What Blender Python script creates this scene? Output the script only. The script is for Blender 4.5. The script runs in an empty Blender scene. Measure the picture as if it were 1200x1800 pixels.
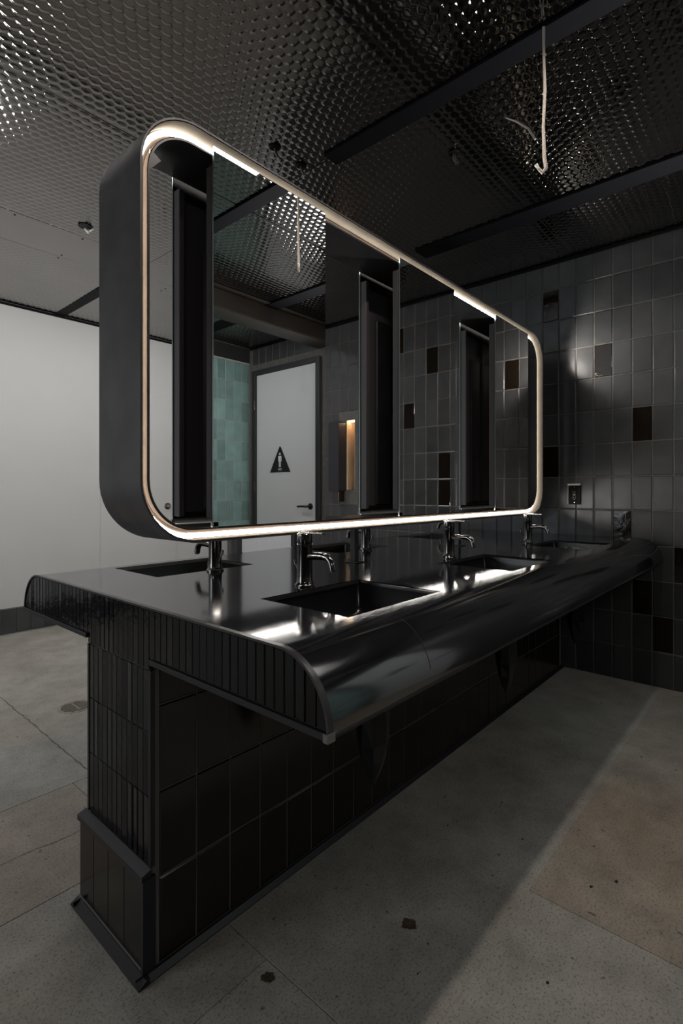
import bpy, bmesh, math, random
import numpy as np
from mathutils import Vector, Matrix
random.seed(7)
PI = math.pi
scene = bpy.context.scene
COL = scene.collection

# ------------------------------------------------------------------ camera
cam_d = bpy.data.cameras.new('camera')
cam = bpy.data.objects.new('camera', cam_d); COL.objects.link(cam)
cam.location = (-0.62, -1.29, 1.144)
cam.rotation_euler = (math.radians(90), 0, math.radians(-48.8))
cam_d.sensor_fit = 'HORIZONTAL'; cam_d.sensor_width = 36
cam_d.lens = 36 * 906 / 1200.0
cam_d.shift_y = -35 / 1200.0
cam_d.clip_start = 0.02
scene.camera = cam
# ------------------------------------------------------------------ world, light, exposure
w = bpy.data.worlds.new('world'); scene.world = w; w.use_nodes = True
w.node_tree.nodes['Background'].inputs[0].default_value = (0.02, 0.022, 0.026, 1)
w.node_tree.nodes['Background'].inputs[1].default_value = 0.3
vs = scene.view_settings
vs.view_transform = 'Standard'; vs.look = 'None'; vs.gamma = 1; vs.use_curve_mapping = False
vs.exposure = 0.0
LED_STRENGTH = 105.0

def area(name, loc, direction, size, size_y, power, color, spread=180):
    l = bpy.data.lights.new(name, 'AREA'); l.shape = 'RECTANGLE'
    l.size = size; l.size_y = size_y; l.energy = power; l.color = color
    l.spread = math.radians(spread)
    o = bpy.data.objects.new(name, l); COL.objects.link(o); o.location = loc
    o.rotation_euler = Vector(direction).to_track_quat('-Z', 'Y').to_euler()
    return o
# daylight from the entrance side of the room (behind and left of the camera)
area('entrance_daylight', (-3.9, 1.6, 1.5), (1, 0.05, -0.1), 1.6, 2.0, 34, (0.88, 0.94, 1.0))
area('room_fill_light', (-1.9, -2.6, 2.55), (0.5, 0.2, -1), 0.8, 0.8, 9, (1.0, 0.97, 0.93))  # added fill for the camera side; no fixture known there
area('wall_fill_light', (0.6, 2.2, 2.62), (0.0, 0.45, -1), 3.6, 0.15, 24, (0.98, 0.98, 1.0))  # added fill for the white wall, making up for weak LED spill
area('door_fill_light', (1.6, -2.75, 2.60), (0.35, -0.1, -1), 0.9, 0.15, 9, (0.96, 0.98, 1.0))  # added fill brightening the door and teal tiles for the mirror
area('aisle_downlight', (0.52, -0.80, 2.64), (0.0, 0.0, -1), 0.85, 0.06, 6.5, (1.0, 0.93, 0.85), 150)
def spot(name, loc, direction, power, ang, blend, color=(1.0, 0.93, 0.84), r=0.004):
    l = bpy.data.lights.new(name, 'SPOT'); l.energy = power; l.spot_size = math.radians(ang); l.spot_blend = blend
    l.color = color; l.shadow_soft_size = r
    o = bpy.data.objects.new(name, l); COL.objects.link(o); o.location = loc
    o.rotation_euler = Vector(direction).to_track_quat('-Z', 'Y').to_euler()
# added spots imitating LED light that escapes round two rim corners towards the tiled wall
spot('upper_spill_spot', (2.665, -0.122, 1.97), (0.30, -1, 0.26), 10.0, 112, 0.5)
spot('lower_spill_spot', (2.665, -0.118, 1.10), (1.0, -0.45, 0.0), 0.13, 95, 0.5)
area('far_ceiling_fill', (2.50, -1.68, 1.25), (-0.5, 0.35, 1.4), 0.5, 0.8, 9, (0.95, 0.97, 1.0), 75)  # added unseen lamp, aimed to put glints on the embossed ceiling
area('low_ceiling_fill', (2.72, -1.42, 0.40), (-0.75, 0.4, 2.2), 0.25, 0.9, 15, (0.95, 0.97, 1.0), 80)  # added low lamp out of view, for more ceiling glints
area('wall_side_ceiling_fill', (0.12, 3.0, 1.15), (0.05, -0.9, 1.4), 0.7, 0.25, 6, (0.98, 0.98, 1.0), 110)  # added unseen lamp raising ceiling glints on the white wall side

# ------------------------------------------------------------------ dimensions
XR = 2.874           # finished face of the right wall
YB = 3.468           # white wall
YF = -3.285          # teal tiled wall behind the camera
XL = -4.2
ZC = 2.67
PITCH_Z = 0.2069
# ------------------------------------------------------------------ materials
def new_mat(name):
    m = bpy.data.materials.new(name); m.use_nodes = True
    nt = m.node_tree; b = nt.nodes['Principled BSDF']
    return m, nt, b
def N(nt, t, **k):
    n = nt.nodes.new(t)
    for a, v in k.items(): setattr(n, a, v)
    return n
def mat(name, col, rough=0.5, metal=0.0, ior=1.5, var=0.0, noise=0.0, nscale=8, bump=0.0, bscale=30,
        rough_var=0.0, coat=0.0, objvar=0.0, aniso=None):
    m, nt, b = new_mat(name)
    b.inputs['Base Color'].default_value = (*col, 1)
    b.inputs['Roughness'].default_value = rough
    b.inputs['Metallic'].default_value = metal
    b.inputs['IOR'].default_value = ior
    if coat: b.inputs['Coat Weight'].default_value = coat; b.inputs['Coat Roughness'].default_value = 0.05
    geo = N(nt, 'ShaderNodeNewGeometry')
    if noise or objvar:
        nz = N(nt, 'ShaderNodeTexNoise'); nz.inputs['Scale'].default_value = nscale
        nz.inputs['Detail'].default_value = 5
        nt.links.new(geo.outputs['Position'], nz.inputs['Vector'])
        mr = N(nt, 'ShaderNodeMapRange')
        mr.inputs['From Min'].default_value = 0.3; mr.inputs['From Max'].default_value = 0.7
        mr.inputs['To Min'].default_value = 1 - noise; mr.inputs['To Max'].default_value = 1 + noise
        nt.links.new(nz.outputs['Fac'], mr.inputs['Value'])
        last = mr.outputs['Result']
        if objvar:
            oi = N(nt, 'ShaderNodeObjectInfo')
            m2 = N(nt, 'ShaderNodeMapRange')
            m2.inputs['To Min'].default_value = 1 - objvar; m2.inputs['To Max'].default_value = 1 + objvar
            nt.links.new(oi.outputs['Random'], m2.inputs['Value'])
            mu = N(nt, 'ShaderNodeMath', operation='MULTIPLY')
            nt.links.new(last, mu.inputs[0]); nt.links.new(m2.outputs['Result'], mu.inputs[1]); last = mu.outputs[0]
        mx = N(nt, 'ShaderNodeVectorMath', operation='SCALE')
        mx.inputs[0].default_value = col
        nt.links.new(last, mx.inputs['Scale'])
        nt.links.new(mx.outputs['Vector'], b.inputs['Base Color'])
    if rough_var:
        n3 = N(nt, 'ShaderNodeTexNoise'); n3.inputs['Scale'].default_value = nscale * 1.7
        n3.inputs['Detail'].default_value = 6
        nt.links.new(geo.outputs['Position'], n3.inputs['Vector'])
        m3 = N(nt, 'ShaderNodeMapRange')
        m3.inputs['From Min'].default_value = 0.3; m3.inputs['From Max'].default_value = 0.7
        m3.inputs['To Min'].default_value = max(0.0, rough - rough_var); m3.inputs['To Max'].default_value = rough + rough_var
        nt.links.new(n3.outputs['Fac'], m3.inputs['Value'])
        nt.links.new(m3.outputs['Result'], b.inputs['Roughness'])
    if bump:
        n2 = N(nt, 'ShaderNodeTexNoise'); n2.inputs['Scale'].default_value = bscale
        n2.inputs['Detail'].default_value = 3
        nt.links.new(geo.outputs['Position'], n2.inputs['Vector'])
        bp = N(nt, 'ShaderNodeBump'); bp.inputs['Strength'].default_value = bump
        bp.inputs['Distance'].default_value = 0.004
        nt.links.new(n2.outputs['Fac'], bp.inputs['Height'])
        nt.links.new(bp.outputs['Normal'], b.inputs['Normal'])
    return m

M = {}
M['tile'] = mat('charcoal_tile', (0.042, 0.043, 0.045), 0.36, noise=0.18, nscale=9, bump=0.35, bscale=14, rough_var=0.08, objvar=0.22)
M['tile_gloss'] = mat('brown_black_gloss_tile', (0.010, 0.007, 0.005), 0.07, ior=1.38, bump=0.15, bscale=30)
M['grout'] = mat('grout', (0.115, 0.110, 0.100), 0.85, noise=0.15, nscale=30)
M['grout_dark'] = mat('dark_grout', (0.15, 0.14, 0.13), 0.8)
M['grout_teal'] = mat('pale_grout', (0.42, 0.40, 0.34), 0.85)
M['stick'] = mat('black_stick_tile', (0.007, 0.007, 0.009), 0.13, ior=1.4, bump=0.25, bscale=35, objvar=0.35, noise=0.1)
M['ptile'] = mat('pedestal_tile', (0.013, 0.009, 0.006), 0.16, bump=0.15, bscale=12, objvar=0.35, noise=0.15)
M['teal'] = mat('teal_tile', (0.21, 0.335, 0.325), 0.2, objvar=0.25, noise=0.12, nscale=10, bump=0.2, bscale=16)
M['steel'] = mat('dark_steel', (0.105, 0.098, 0.102), 0.42, metal=0.6, noise=0.25, nscale=5, rough_var=0.08)
M['steel_gloss'] = mat('dark_gloss_steel', (0.075, 0.070, 0.072), 0.3, metal=0.5, noise=0.2, nscale=7)
M['trim'] = mat('blue_black_trim', (0.028, 0.027, 0.032), 0.38, metal=0.3)
M['counter'] = mat('blackened_counter', (0.010, 0.010, 0.012), 0.10, ior=2.25, noise=0.12, nscale=6, rough_var=0.012, bump=0.010, bscale=4)
M['skirt'] = mat('skirt_black', (0.012, 0.012, 0.015), 0.4)
M['edge_steel'] = mat('bare_edge_steel', (0.30, 0.30, 0.31), 0.25, metal=1.0)
M['basin'] = mat('black_basin', (0.012, 0.012, 0.013), 0.18)
M['gun'] = mat('gunmetal_faucet', (0.20, 0.19, 0.185), 0.16, metal=1.0)
M['ply'] = mat('cream_channel', (0.048, 0.041, 0.032), 0.6, noise=0.12, nscale=14)
M['copper'] = mat('inner_ring_face', (0.036, 0.026, 0.019), 0.6, noise=0.08, nscale=10)
for k_, c_ in (('ply', (0.0235, 0.0205, 0.0165)), ('copper', (0.0165, 0.0122, 0.0092))):
    M[k_] = mat('matt_'+k_, c_, 1.0, noise=0.12, nscale=14)
    M[k_].node_tree.nodes['Principled BSDF'].inputs['Specular IOR Level'].default_value = 0.0
M['backing'] = mat('black_backing', (0.004, 0.004, 0.004), 1.0)
M['backing'].node_tree.nodes['Principled BSDF'].inputs['Specular IOR Level'].default_value = 0.0
M['tray'] = mat('tray_paint', (0.11, 0.10, 0.105), 0.38)
M['mirror'] = mat('mirror_glass', (0.83, 0.82, 0.81), 0.0, metal=1.0)
M['glass_edge'] = mat('glass_edge', (0.50, 0.60, 0.60), 0.15, metal=0.7)
M['white'] = mat('white_wall_paint', (0.53, 0.53, 0.52), 0.55, noise=0.02, nscale=2)
M['door_white'] = mat('white_door_paint', (0.66, 0.67, 0.68), 0.4)
M['dark_paint'] = mat('dark_paint', (0.020, 0.020, 0.022), 0.5)
M['grey_paint'] = mat('grey_paint', (0.16, 0.16, 0.155), 0.6)
M['ceil'] = mat('polished_dark_steel_sheet', (0.27, 0.257, 0.243), 0.07, metal=1.0, noise=0.06, nscale=3, rough_var=0.025)
M['ceil_base'] = mat('ceiling_void', (0.015, 0.015, 0.015), 0.8)
M['batten'] = mat('black_batten', (0.004, 0.004, 0.005), 0.6, metal=0.0, ior=1.2)
M['beam'] = mat('brown_beam', (0.018, 0.013, 0.009), 0.5, noise=0.3, nscale=5)
M['chrome'] = mat('satin_chrome', (0.55, 0.54, 0.52), 0.22, metal=1.0)
M['bronze'] = mat('dark_bronze', (0.10, 0.085, 0.075), 0.3, metal=1.0)
M['sign_black'] = mat('sign_black', (0.008, 0.008, 0.009), 0.35)
M['sign_white'] = mat('sign_white', (0.80, 0.80, 0.78), 0.5)
M['plastic'] = mat('black_plastic', (0.006, 0.005, 0.004), 0.5, ior=1.2)
M['plastic_grey'] = mat('grey_plastic', (0.20, 0.19, 0.17), 0.4)
M['caulk'] = mat('pale_caulk', (0.75, 0.74, 0.70), 0.5)
M['tan'] = mat('tan_tile', (0.62, 0.46, 0.31), 0.35, noise=0.08, nscale=9)
M['rope'] = mat('pale_cable', (0.50, 0.43, 0.37), 0.6)
M['shroud'] = mat('black_vinyl_shroud', (0.005, 0.005, 0.006), 0.22, ior=1.35)
M['rust'] = mat('rusty_iron', (0.30, 0.27, 0.22), 0.7, metal=0.0, noise=0.25, nscale=60)
M['joint'] = mat('joint_dirt', (0.10, 0.09, 0.075), 0.9, noise=0.3, nscale=30)
M['void'] = mat('drain_void', (0.01, 0.01, 0.01), 0.9)

def emission(name, col, strength):
    m, nt, b = new_mat(name)
    b.inputs['Base Color'].default_value = (0.8, 0.8, 0.8, 1)
    b.inputs['Emission Color'].default_value = (*col, 1)
    b.inputs['Emission Strength'].default_value = strength
    return m
M['led'] = emission('led_tape', (1.0, 0.95, 0.88), LED_STRENGTH)
M['warm_fill'] = emission('niche_fill', (1.0, 0.70, 0.42), 14.0)

def concrete(name, base, warm, warm_amt):
    m, nt, b = new_mat(name)
    g = N(nt, 'ShaderNodeNewGeometry')
    def noise(scale, detail=6, rough=0.6):
        n = N(nt, 'ShaderNodeTexNoise'); n.inputs['Scale'].default_value = scale
        n.inputs['Detail'].default_value = detail; n.inputs['Roughness'].default_value = rough
        nt.links.new(g.outputs['Position'], n.inputs['Vector']); return n
    def ramp(src, pts):
        r = N(nt, 'ShaderNodeValToRGB'); e = r.color_ramp.elements
        e[0].position, e[0].color = pts[0][0], (*pts[0][1], 1)
        e[1].position, e[1].color = pts[1][0], (*pts[1][1], 1)
        for p, c in pts[2:]:
            k = e.new(p); k.color = (*c, 1)
        nt.links.new(src, r.inputs['Fac']); return r
    def mix(a, bb, fac, mode='MIX'):
        x = N(nt, 'ShaderNodeMix', data_type='RGBA', blend_type=mode)
        if isinstance(fac, float): x.inputs[0].default_value = fac
        else: nt.links.new(fac, x.inputs[0])
        nt.links.new(a, x.inputs[6]); nt.links.new(bb, x.inputs[7]); return x.outputs[2]
    big = noise(1.3, 7, 0.65)
    c0 = ramp(big.outputs['Fac'], [(0.3, tuple(v*0.78 for v in base)), (0.7, tuple(v*1.2 for v in base))])
    wn = noise(0.9, 4, 0.55); wm = N(nt, 'ShaderNodeMapRange')
    wm.inputs['From Min'].default_value = 0.42; wm.inputs['From Max'].default_value = 0.66
    wm.inputs['To Max'].default_value = warm_amt
    nt.links.new(wn.outputs['Color'], wm.inputs['Value'])
    wc = N(nt, 'ShaderNodeRGB'); wc.outputs[0].default_value = (*warm, 1)
    c1 = mix(c0.outputs[0], wc.outputs[0], wm.outputs['Result'])
    fine = noise(160, 3, 0.7)
    sp = ramp(fine.outputs['Fac'], [(0.32, (0.40, 0.40, 0.40)), (0.48, (1, 1, 1)), (0.70, (1.0, 1.0, 1.0)), (0.80, (1.35, 1.35, 1.35))])
    c2 = mix(c1, sp.outputs[0], 1.0, 'MULTIPLY')
    pit = noise(38, 2, 0.5)
    pr = ramp(pit.outputs['Fac'], [(0.24, (0.30, 0.28, 0.25)), (0.31, (1, 1, 1))])
    c3 = mix(c2, pr.outputs[0], 1.0, 'MULTIPLY')
    med = noise(6, 5, 0.7)
    mr = ramp(med.outputs['Fac'], [(0.3, (0.74, 0.74, 0.74)), (0.65, (1.12, 1.12, 1.12))])
    c4 = mix(c3, mr.outputs[0], 1.0, 'MULTIPLY')
    nt.links.new(c4, b.inputs['Base Color'])
    rr = N(nt, 'ShaderNodeMapRange'); rr.inputs['To Min'].default_value = 0.42; rr.inputs['To Max'].default_value = 0.72
    nt.links.new(med.outputs['Fac'], rr.inputs['Value']); nt.links.new(rr.outputs['Result'], b.inputs['Roughness'])
    bp = N(nt, 'ShaderNodeBump'); bp.inputs['Strength'].default_value = 0.25; bp.inputs['Distance'].default_value = 0.002
    nt.links.new(fine.outputs['Fac'], bp.inputs['Height']); nt.links.new(bp.outputs['Normal'], b.inputs['Normal'])
    return m
M['conc'] = concrete('grey_concrete', (0.41, 0.40, 0.355), (0.42, 0.33, 0.26), 0.5)
M['conc_warm'] = concrete('brown_concrete', (0.39, 0.36, 0.31), (0.42, 0.30, 0.21), 0.8)
M['conc_pale'] = concrete('pale_concrete', (0.43, 0.415, 0.37), (0.47, 0.39, 0.32), 0.35)

# ------------------------------------------------------------------ helpers
def tag(o, label=None, cat=None, group=None, kind=None):
    if label: o['label'] = label
    if cat: o['category'] = cat
    if group: o['group'] = group
    if kind: o['kind'] = kind
    return o
def empty(name, loc=(0, 0, 0), label=None, cat=None, group=None, kind=None, rz=0):
    o = bpy.data.objects.new(name, None); COL.objects.link(o); o.location = loc; o.rotation_euler = (0, 0, rz)
    o.empty_display_size = 0.05
    return tag(o, label, cat, group, kind)
def obj(name, bm, m, parent=None, loc=(0, 0, 0), smooth=False, rot=(0, 0, 0)):
    me = bpy.data.meshes.new(name)
    if isinstance(bm, bpy.types.Mesh): me = bm
    else:
        bmesh.ops.recalc_face_normals(bm, faces=bm.faces[:])
        if smooth is True:
            for f in bm.faces: f.smooth = True
        elif smooth:
            for f in bm.faces: f.smooth = True
            for e in bm.edges:
                if len(e.link_faces) == 2 and e.calc_face_angle(0) > smooth: e.smooth = False
        bm.to_mesh(me); bm.free()
        me.materials.append(m)
    o = bpy.data.objects.new(name, me); COL.objects.link(o)
    o.parent = parent; o.location = loc; o.rotation_euler = rot
    return o
def link_mesh(name, me, parent=None, loc=(0, 0, 0), rot=(0, 0, 0), scale=(1, 1, 1)):
    o = bpy.data.objects.new(name, me); COL.objects.link(o); o.parent = parent
    o.location = loc; o.rotation_euler = rot; o.scale = scale
    return o
def B(): return bmesh.new()
def box(bm, x0, y0, z0, x1, y1, z1, bev=0.0, seg=1):
    r = bmesh.ops.create_cube(bm, size=1.0)
    vs_ = r['verts']
    for v in vs_:
        v.co = Vector((x0 if v.co.x < 0 else x1, y0 if v.co.y < 0 else y1, z0 if v.co.z < 0 else z1))
    if bev:
        es = list({e for v in vs_ for e in v.link_edges})
        bmesh.ops.bevel(bm, geom=es, offset=bev, segments=seg, affect='EDGES', profile=0.5)
    return bm
def tube(bm, pts, rad, n=12, caps=True):
    pts = [Vector(p) for p in pts]
    rads = rad if isinstance(rad, (list, tuple)) else [rad] * len(pts)
    rings = []; up = None
    for i, p in enumerate(pts):
        t = (pts[min(i+1, len(pts)-1)] - pts[max(i-1, 0)]).normalized()
        if up is None:
            up = Vector((0, 0, 1)) if abs(t.z) < 0.9 else Vector((1, 0, 0))
        a = t.cross(up).normalized(); b_ = a.cross(t).normalized(); up = b_
        rings.append([bm.verts.new(p + (a*math.cos(2*PI*k/n) + b_*math.sin(2*PI*k/n)) * rads[i]) for k in range(n)])
    for i in range(len(rings)-1):
        for k in range(n):
            bm.faces.new((rings[i][k], rings[i][(k+1) % n], rings[i+1][(k+1) % n], rings[i+1][k]))
    if caps:
        bm.faces.new(rings[0][::-1]); bm.faces.new(rings[-1])
    return bm
def lathe(bm, prof, n=24, cx=0, cy=0, cz=0):
    rings = []
    for r, z in prof:
        if r < 1e-6: rings.append([bm.verts.new((cx, cy, cz+z))])
        else: rings.append([bm.verts.new((cx + r*math.cos(2*PI*k/n), cy + r*math.sin(2*PI*k/n), cz+z)) for k in range(n)])
    for a, b_ in zip(rings, rings[1:]):
        if len(a) == 1 and len(b_) == 1: continue
        for k in range(n):
            if len(a) == 1: bm.faces.new((a[0], b_[k], b_[(k+1) % n]))
            elif len(b_) == 1: bm.faces.new((a[k], a[(k+1) % n], b_[0]))
            else: bm.faces.new((a[k], a[(k+1) % n], b_[(k+1) % n], b_[k]))
    return bm
def prism(bm, poly, axis, a0, a1):
    """poly of 2D points extruded along axis from a0 to a1. axis X: (y,z); Y: (x,z); Z: (x,y)"""
    def P(p, a):
        if axis == 'X': return (a, p[0], p[1])
        if axis == 'Y': return (p[0], a, p[1])
        return (p[0], p[1], a)
    v0 = [bm.verts.new(P(p, a0)) for p in poly]; v1 = [bm.verts.new(P(p, a1)) for p in poly]
    bm.faces.new(v0); bm.faces.new(v1[::-1])
    n = len(poly)
    for i in range(n): bm.faces.new((v0[i], v0[(i+1) % n], v1[(i+1) % n], v1[i]))
    return bm
# tile mesh: front at local x = 0 side facing -X ... generic: width along local u (x), height local z, front faces local -y
def tile_geom(bm, w_, h_, d=0.008, bev=0.003, origin=(0, 0, 0), mtx=None):
    w2, h2 = w_/2, h_/2
    o = [(-w2, d, -h2), (w2, d, -h2), (w2, d, h2), (-w2, d, h2)]
    a = [(-w2, bev*0.8, -h2), (w2, bev*0.8, -h2), (w2, bev*0.8, h2), (-w2, bev*0.8, h2)]
    i = [(-w2+bev, 0, -h2+bev), (w2-bev, 0, -h2+bev), (w2-bev, 0, h2-bev), (-w2+bev, 0, h2-bev)]
    V = []
    for ring in (o, a, i):
        rr = []
        for p in ring:
            q = Vector(p)
            if mtx is not None: q = mtx @ q
            rr.append(bm.verts.new(q + Vector(origin)))
        V.append(rr)
    for r0, r1 in ((V[0], V[1]), (V[1], V[2])):
        for k in range(4): bm.faces.new((r0[k], r0[(k+1) % 4], r1[(k+1) % 4], r1[k]))
    bm.faces.new(V[2]); bm.faces.new(V[0][::-1])
def tile_mesh(name, w_, h_, m, d=0.008, bev=0.003):
    bm = B(); tile_geom(bm, w_, h_, d, bev)
    bmesh.ops.recalc_face_normals(bm, faces=bm.faces[:])
    me = bpy.data.meshes.new(name); bm.to_mesh(me); bm.free(); me.materials.append(m); return me

# ================================================================== ROOM SHELL
# ---- floor: slabs with recessed joints
floor = obj('floor', box(B(), XL, YF, -0.12, XR+0.1, YB+0.1, -0.0045), M['joint']); tag(floor, kind='structure')
def slab(x0, y0, x1, y1, m, g=0.0010):
    bm = B(); box(bm, x0+g, (y0+g if y0 != -0.72 else y0), -0.0044, x1-g, (y1-g if y1 != -0.72 else y1), 0.0, 0.0008, 1)
    return obj('slab', bm, M[m], floor)
slab(XL, YF, 0.21, -0.32, 'conc_pale')
slab(XL, -0.32, 0.21, 0.28, 'conc')
slab(XL, 0.28, 0.21, 0.84, 'conc_warm')
slab(XL, 0.84, 0.29, YB, 'conc')
slab(0.21, YF, 0.85, -0.72, 'conc_pale')
slab(0.85, YF, 2.0, -0.72, 'conc_warm')
slab(0.21, -0.72, 2.0, 0.84, 'conc')
slab(0.29, 0.84, 2.0, YB, 'conc')
slab(2.0, YF, XR+0.02, -0.72, 'conc_warm')
slab(2.0, -0.72, XR+0.02, YB, 'conc')
# crack filler dirt along the chipped joint (left) and hairline crack
def crack(pts, wd, m='void', z=0.0006):
    bm = B(); prev = None
    for i, (x, y) in enumerate(pts):
        j = random.uniform(0.5, 1.5)*wd
        a = bm.verts.new((x-j, y-j, z)); b_ = bm.verts.new((x+j, y+j, z))
        if prev: bm.faces.new((prev[0], prev[1], b_, a))
        prev = (a, b_)
    return obj('crack', bm, M[m], floor)
M['crackm'] = mat('crack_dirt', (0.20, 0.18, 0.15), 0.9, noise=0.5, nscale=60)
crack([(0.29+random.uniform(-0.007, 0.007), 0.9+k*0.035) for k in range(40)], 0.0022, 'crackm')
crack([(-0.4+k*0.03, 0.56-0.012*k/5+random.uniform(-0.006, 0.006)) for k in range(24)], 0.0012, 'crackm')
def stain(x, y, r, m, sq=1.0):
    bm = B(); vs_ = [bm.verts.new((x + r*random.uniform(0.7, 1.15)*math.cos(a*PI/8), y + sq*r*random.uniform(0.7, 1.15)*math.sin(a*PI/8), 0.0007)) for a in range(16)]
    bm.faces.new(vs_); return obj('stain', bm, m, floor)
M['stain'] = mat('brown_stain', (0.085, 0.058, 0.032), 0.6, noise=0.4, nscale=60)
stain(0.525, -0.705+0.18, 0.022, M['stain'])
stain(0.18, -0.36, 0.016, M['stain'])
M['chip'] = mat('black_chip', (0.02, 0.02, 0.02), 0.7)
for (x, y, r) in ((-0.03, 1.02, 0.010), (0.6, -0.86, 0.006), (0.98, -0.85, 0.007), (1.05, -0.9, 0.008), (0.95, -0.40, 0.005), (0.42, -0.62, 0.004), (1.05, -0.62, 0.005), (0.3, -0.9, 0.005)):
    stain(x, y, r, M['chip'], 0.6)

# ---- ceiling: void board + embossed sheet panels
ceiling = obj('ceiling', box(B(), XL, YF, ZC+0.012, XR+0.1, YB+0.1, ZC+0.1), M['ceil_base']); tag(ceiling, kind='structure')
def emboss_mesh(name, W, D, amp, res=0.0046, px=0.043, py=0.036, rx=0.0205, ry=0.0175):
    nx = int(round(W/res)); ny = int(round(D/res))
    xs = np.linspace(0, W, nx+1); ys = np.linspace(0, D, ny+1)
    X, Y = np.meshgrid(xs, ys, indexing='ij')
    row = np.floor(Y/py)
    H = np.zeros_like(X)
    for dr in (-1, 0, 1):
        r = row + dr
        off = (r % 2) * 0.5 * px
        cy = (r + 0.5)*py
        cxk = np.round((X - off)/px)
        cx = cxk*px + off
        # slightly skewed oval: sharper on one side, like rolled sheet
        ux = (X - cx); uy = (Y - cy)
        q = np.sqrt((ux/rx)**2 + ((uy)/ry)**2)
        # scale-like pocket: gentle rise across, crisp drop on the far edge
        t = np.clip((uy/ry + 0.45*ux/rx + 1.0)/2.0, 0, 1)
        e_ = np.clip((1-q**2)*2.2, 0, 1)
        h = np.where(q < 1, (0.2+0.8*t)*e_*e_*(3-2*e_), 0)
        H = np.maximum(H, h)
    edge = np.minimum(np.minimum(X, W-X), np.minimum(Y, D-Y))
    H *= np.clip(edge/0.012, 0, 1)
    # very gentle oil-canning of the sheet
    Z = -amp*H + 0.0012*np.sin(X*5.1+1)*np.sin(Y*4.3+0.5)
    co = np.stack([X, Y, Z], -1).reshape(-1, 3)
    i, j = np.meshgrid(np.arange(nx), np.arange(ny), indexing='ij')
    a = (i*(ny+1)+j).ravel()
    quads = np.stack([a, a+1, a+ny+2, a+ny+1], -1)     # faces downwards
    me = bpy.data.meshes.new(name)
    me.vertices.add(len(co)); me.vertices.foreach_set('co', co.ravel())
    me.loops.add(quads.size); me.loops.foreach_set('vertex_index', quads.ravel())
    me.polygons.add(len(quads)); me.polygons.foreach_set('loop_start', np.arange(0, quads.size, 4))
    me.polygons.foreach_set('loop_total', np.full(len(quads), 4))
    me.polygons.foreach_set('use_smooth', np.ones(len(quads), bool))
    me.update(); me.materials.append(M['ceil']); return me
xcuts = [XL, -0.30, 1.12, 2.17, XR]
ycuts = [YF, -2.06, -1.14, -0.22, 0.84, 1.90]
cache = {}
def panel(x0, y0, x1, y1, amp=0.0026):
    g = 0.0015
    W, D = round(x1-x0-2*g, 4), round(y1-y0-2*g, 4)
    k = (W, D, amp)
    if k not in cache: cache[k] = emboss_mesh('ceiling_sheet', W, D, amp)
    return link_mesh('ceiling_panel', cache[k], ceiling, (x0+g, y0+g, ZC))
for i in range(len(xcuts)-1):
    if xcuts[i+1] < 0: 
        continue
    for j in range(len(ycuts)-1):
        panel(xcuts[i], ycuts[j], xcuts[i+1], ycuts[j+1], 0.0026 if xcuts[i] > 1 else 0.0021)
    panel(xcuts[i], 2.28, xcuts[i+1], YB, 0.0014)
# flat sheets (between embossed rows and beyond the frame)
for i in range(len(xcuts)-1):
    obj('flat_sheet', box(B(), xcuts[i]+0.001, 1.90, ZC-0.0006, xcuts[i+1]-0.001, 2.279, ZC+0.002), M['ceil'], ceiling)
obj('flat_sheet', box(B(), XL, YF, ZC-0.0006, -0.302, 1.899, ZC+0.002), M['ceil'], ceiling)
obj('flat_sheet', box(B(), XL, 2.281, ZC-0.0006, -0.302, YB, ZC+0.002), M['ceil'], ceiling)
def batten(x, wd, y0, y1, lab=None, th=0.012):
    o = obj('batten', box(B(), x-wd/2, y0, ZC-th, x+wd/2, y1, ZC-0.0005, 0.001), M['batten'], ceiling)
    return o
batten(1.12, 0.085, YF+0.01, 0.30)
batten(1.12, 0.085, 2.285, YB-0.01, th=0.004)
batten(2.19, 0.13, YF+0.01, 0.5)
for x in (0.03, 1.12, 2.17):
    for y in (2.25, 2.31, 1.93):
        for dx in (0.12, 0.5, 0.86):
            bm = B(); lathe(bm, [(0, -0.002), (0.004, -0.002), (0.0055, 0.0)], 8)
            obj('screw', bm, M['void'], ceiling, (x+dx-0.2, y, ZC-0.0015))
# ---- white wall (back) with tiled baseboard
wall_back = obj('wall_back', box(B(), XL, YB, 0, XR+0.1, YB+0.1, ZC+0.012), M['white']); tag(wall_back, kind='structure')
bb = obj('baseboard_back', box(B(), XL, YB-0.004, 0.004, XR-0.002, YB-0.0005, 0.208), M['grout_dark']); tag(bb, kind='structure')
base_me = tile_mesh('base_tile', 0.099, 0.196, M['tile'], 0.007, 0.002)
k = 0; x = XR-0.06
bm_rest = B()
while x > XL+0.05:
    if -0.3 < x: link_mesh('base_tile', base_me, bb, (x, YB-0.011, 0.105))
    else: tile_geom(bm_rest, 0.099, 0.196, 0.007, 0.002, (x, YB-0.011, 0.105))
    x -= 0.1035
tag(obj('base_tiles', bm_rest, M['tile'], bb), kind='stuff')
tag(obj('trim_1', box(B(), XL, YB-0.012, ZC-0.022, XR-0.01, YB-0.0005, ZC-0.004), M['batten']), kind='structure')
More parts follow.
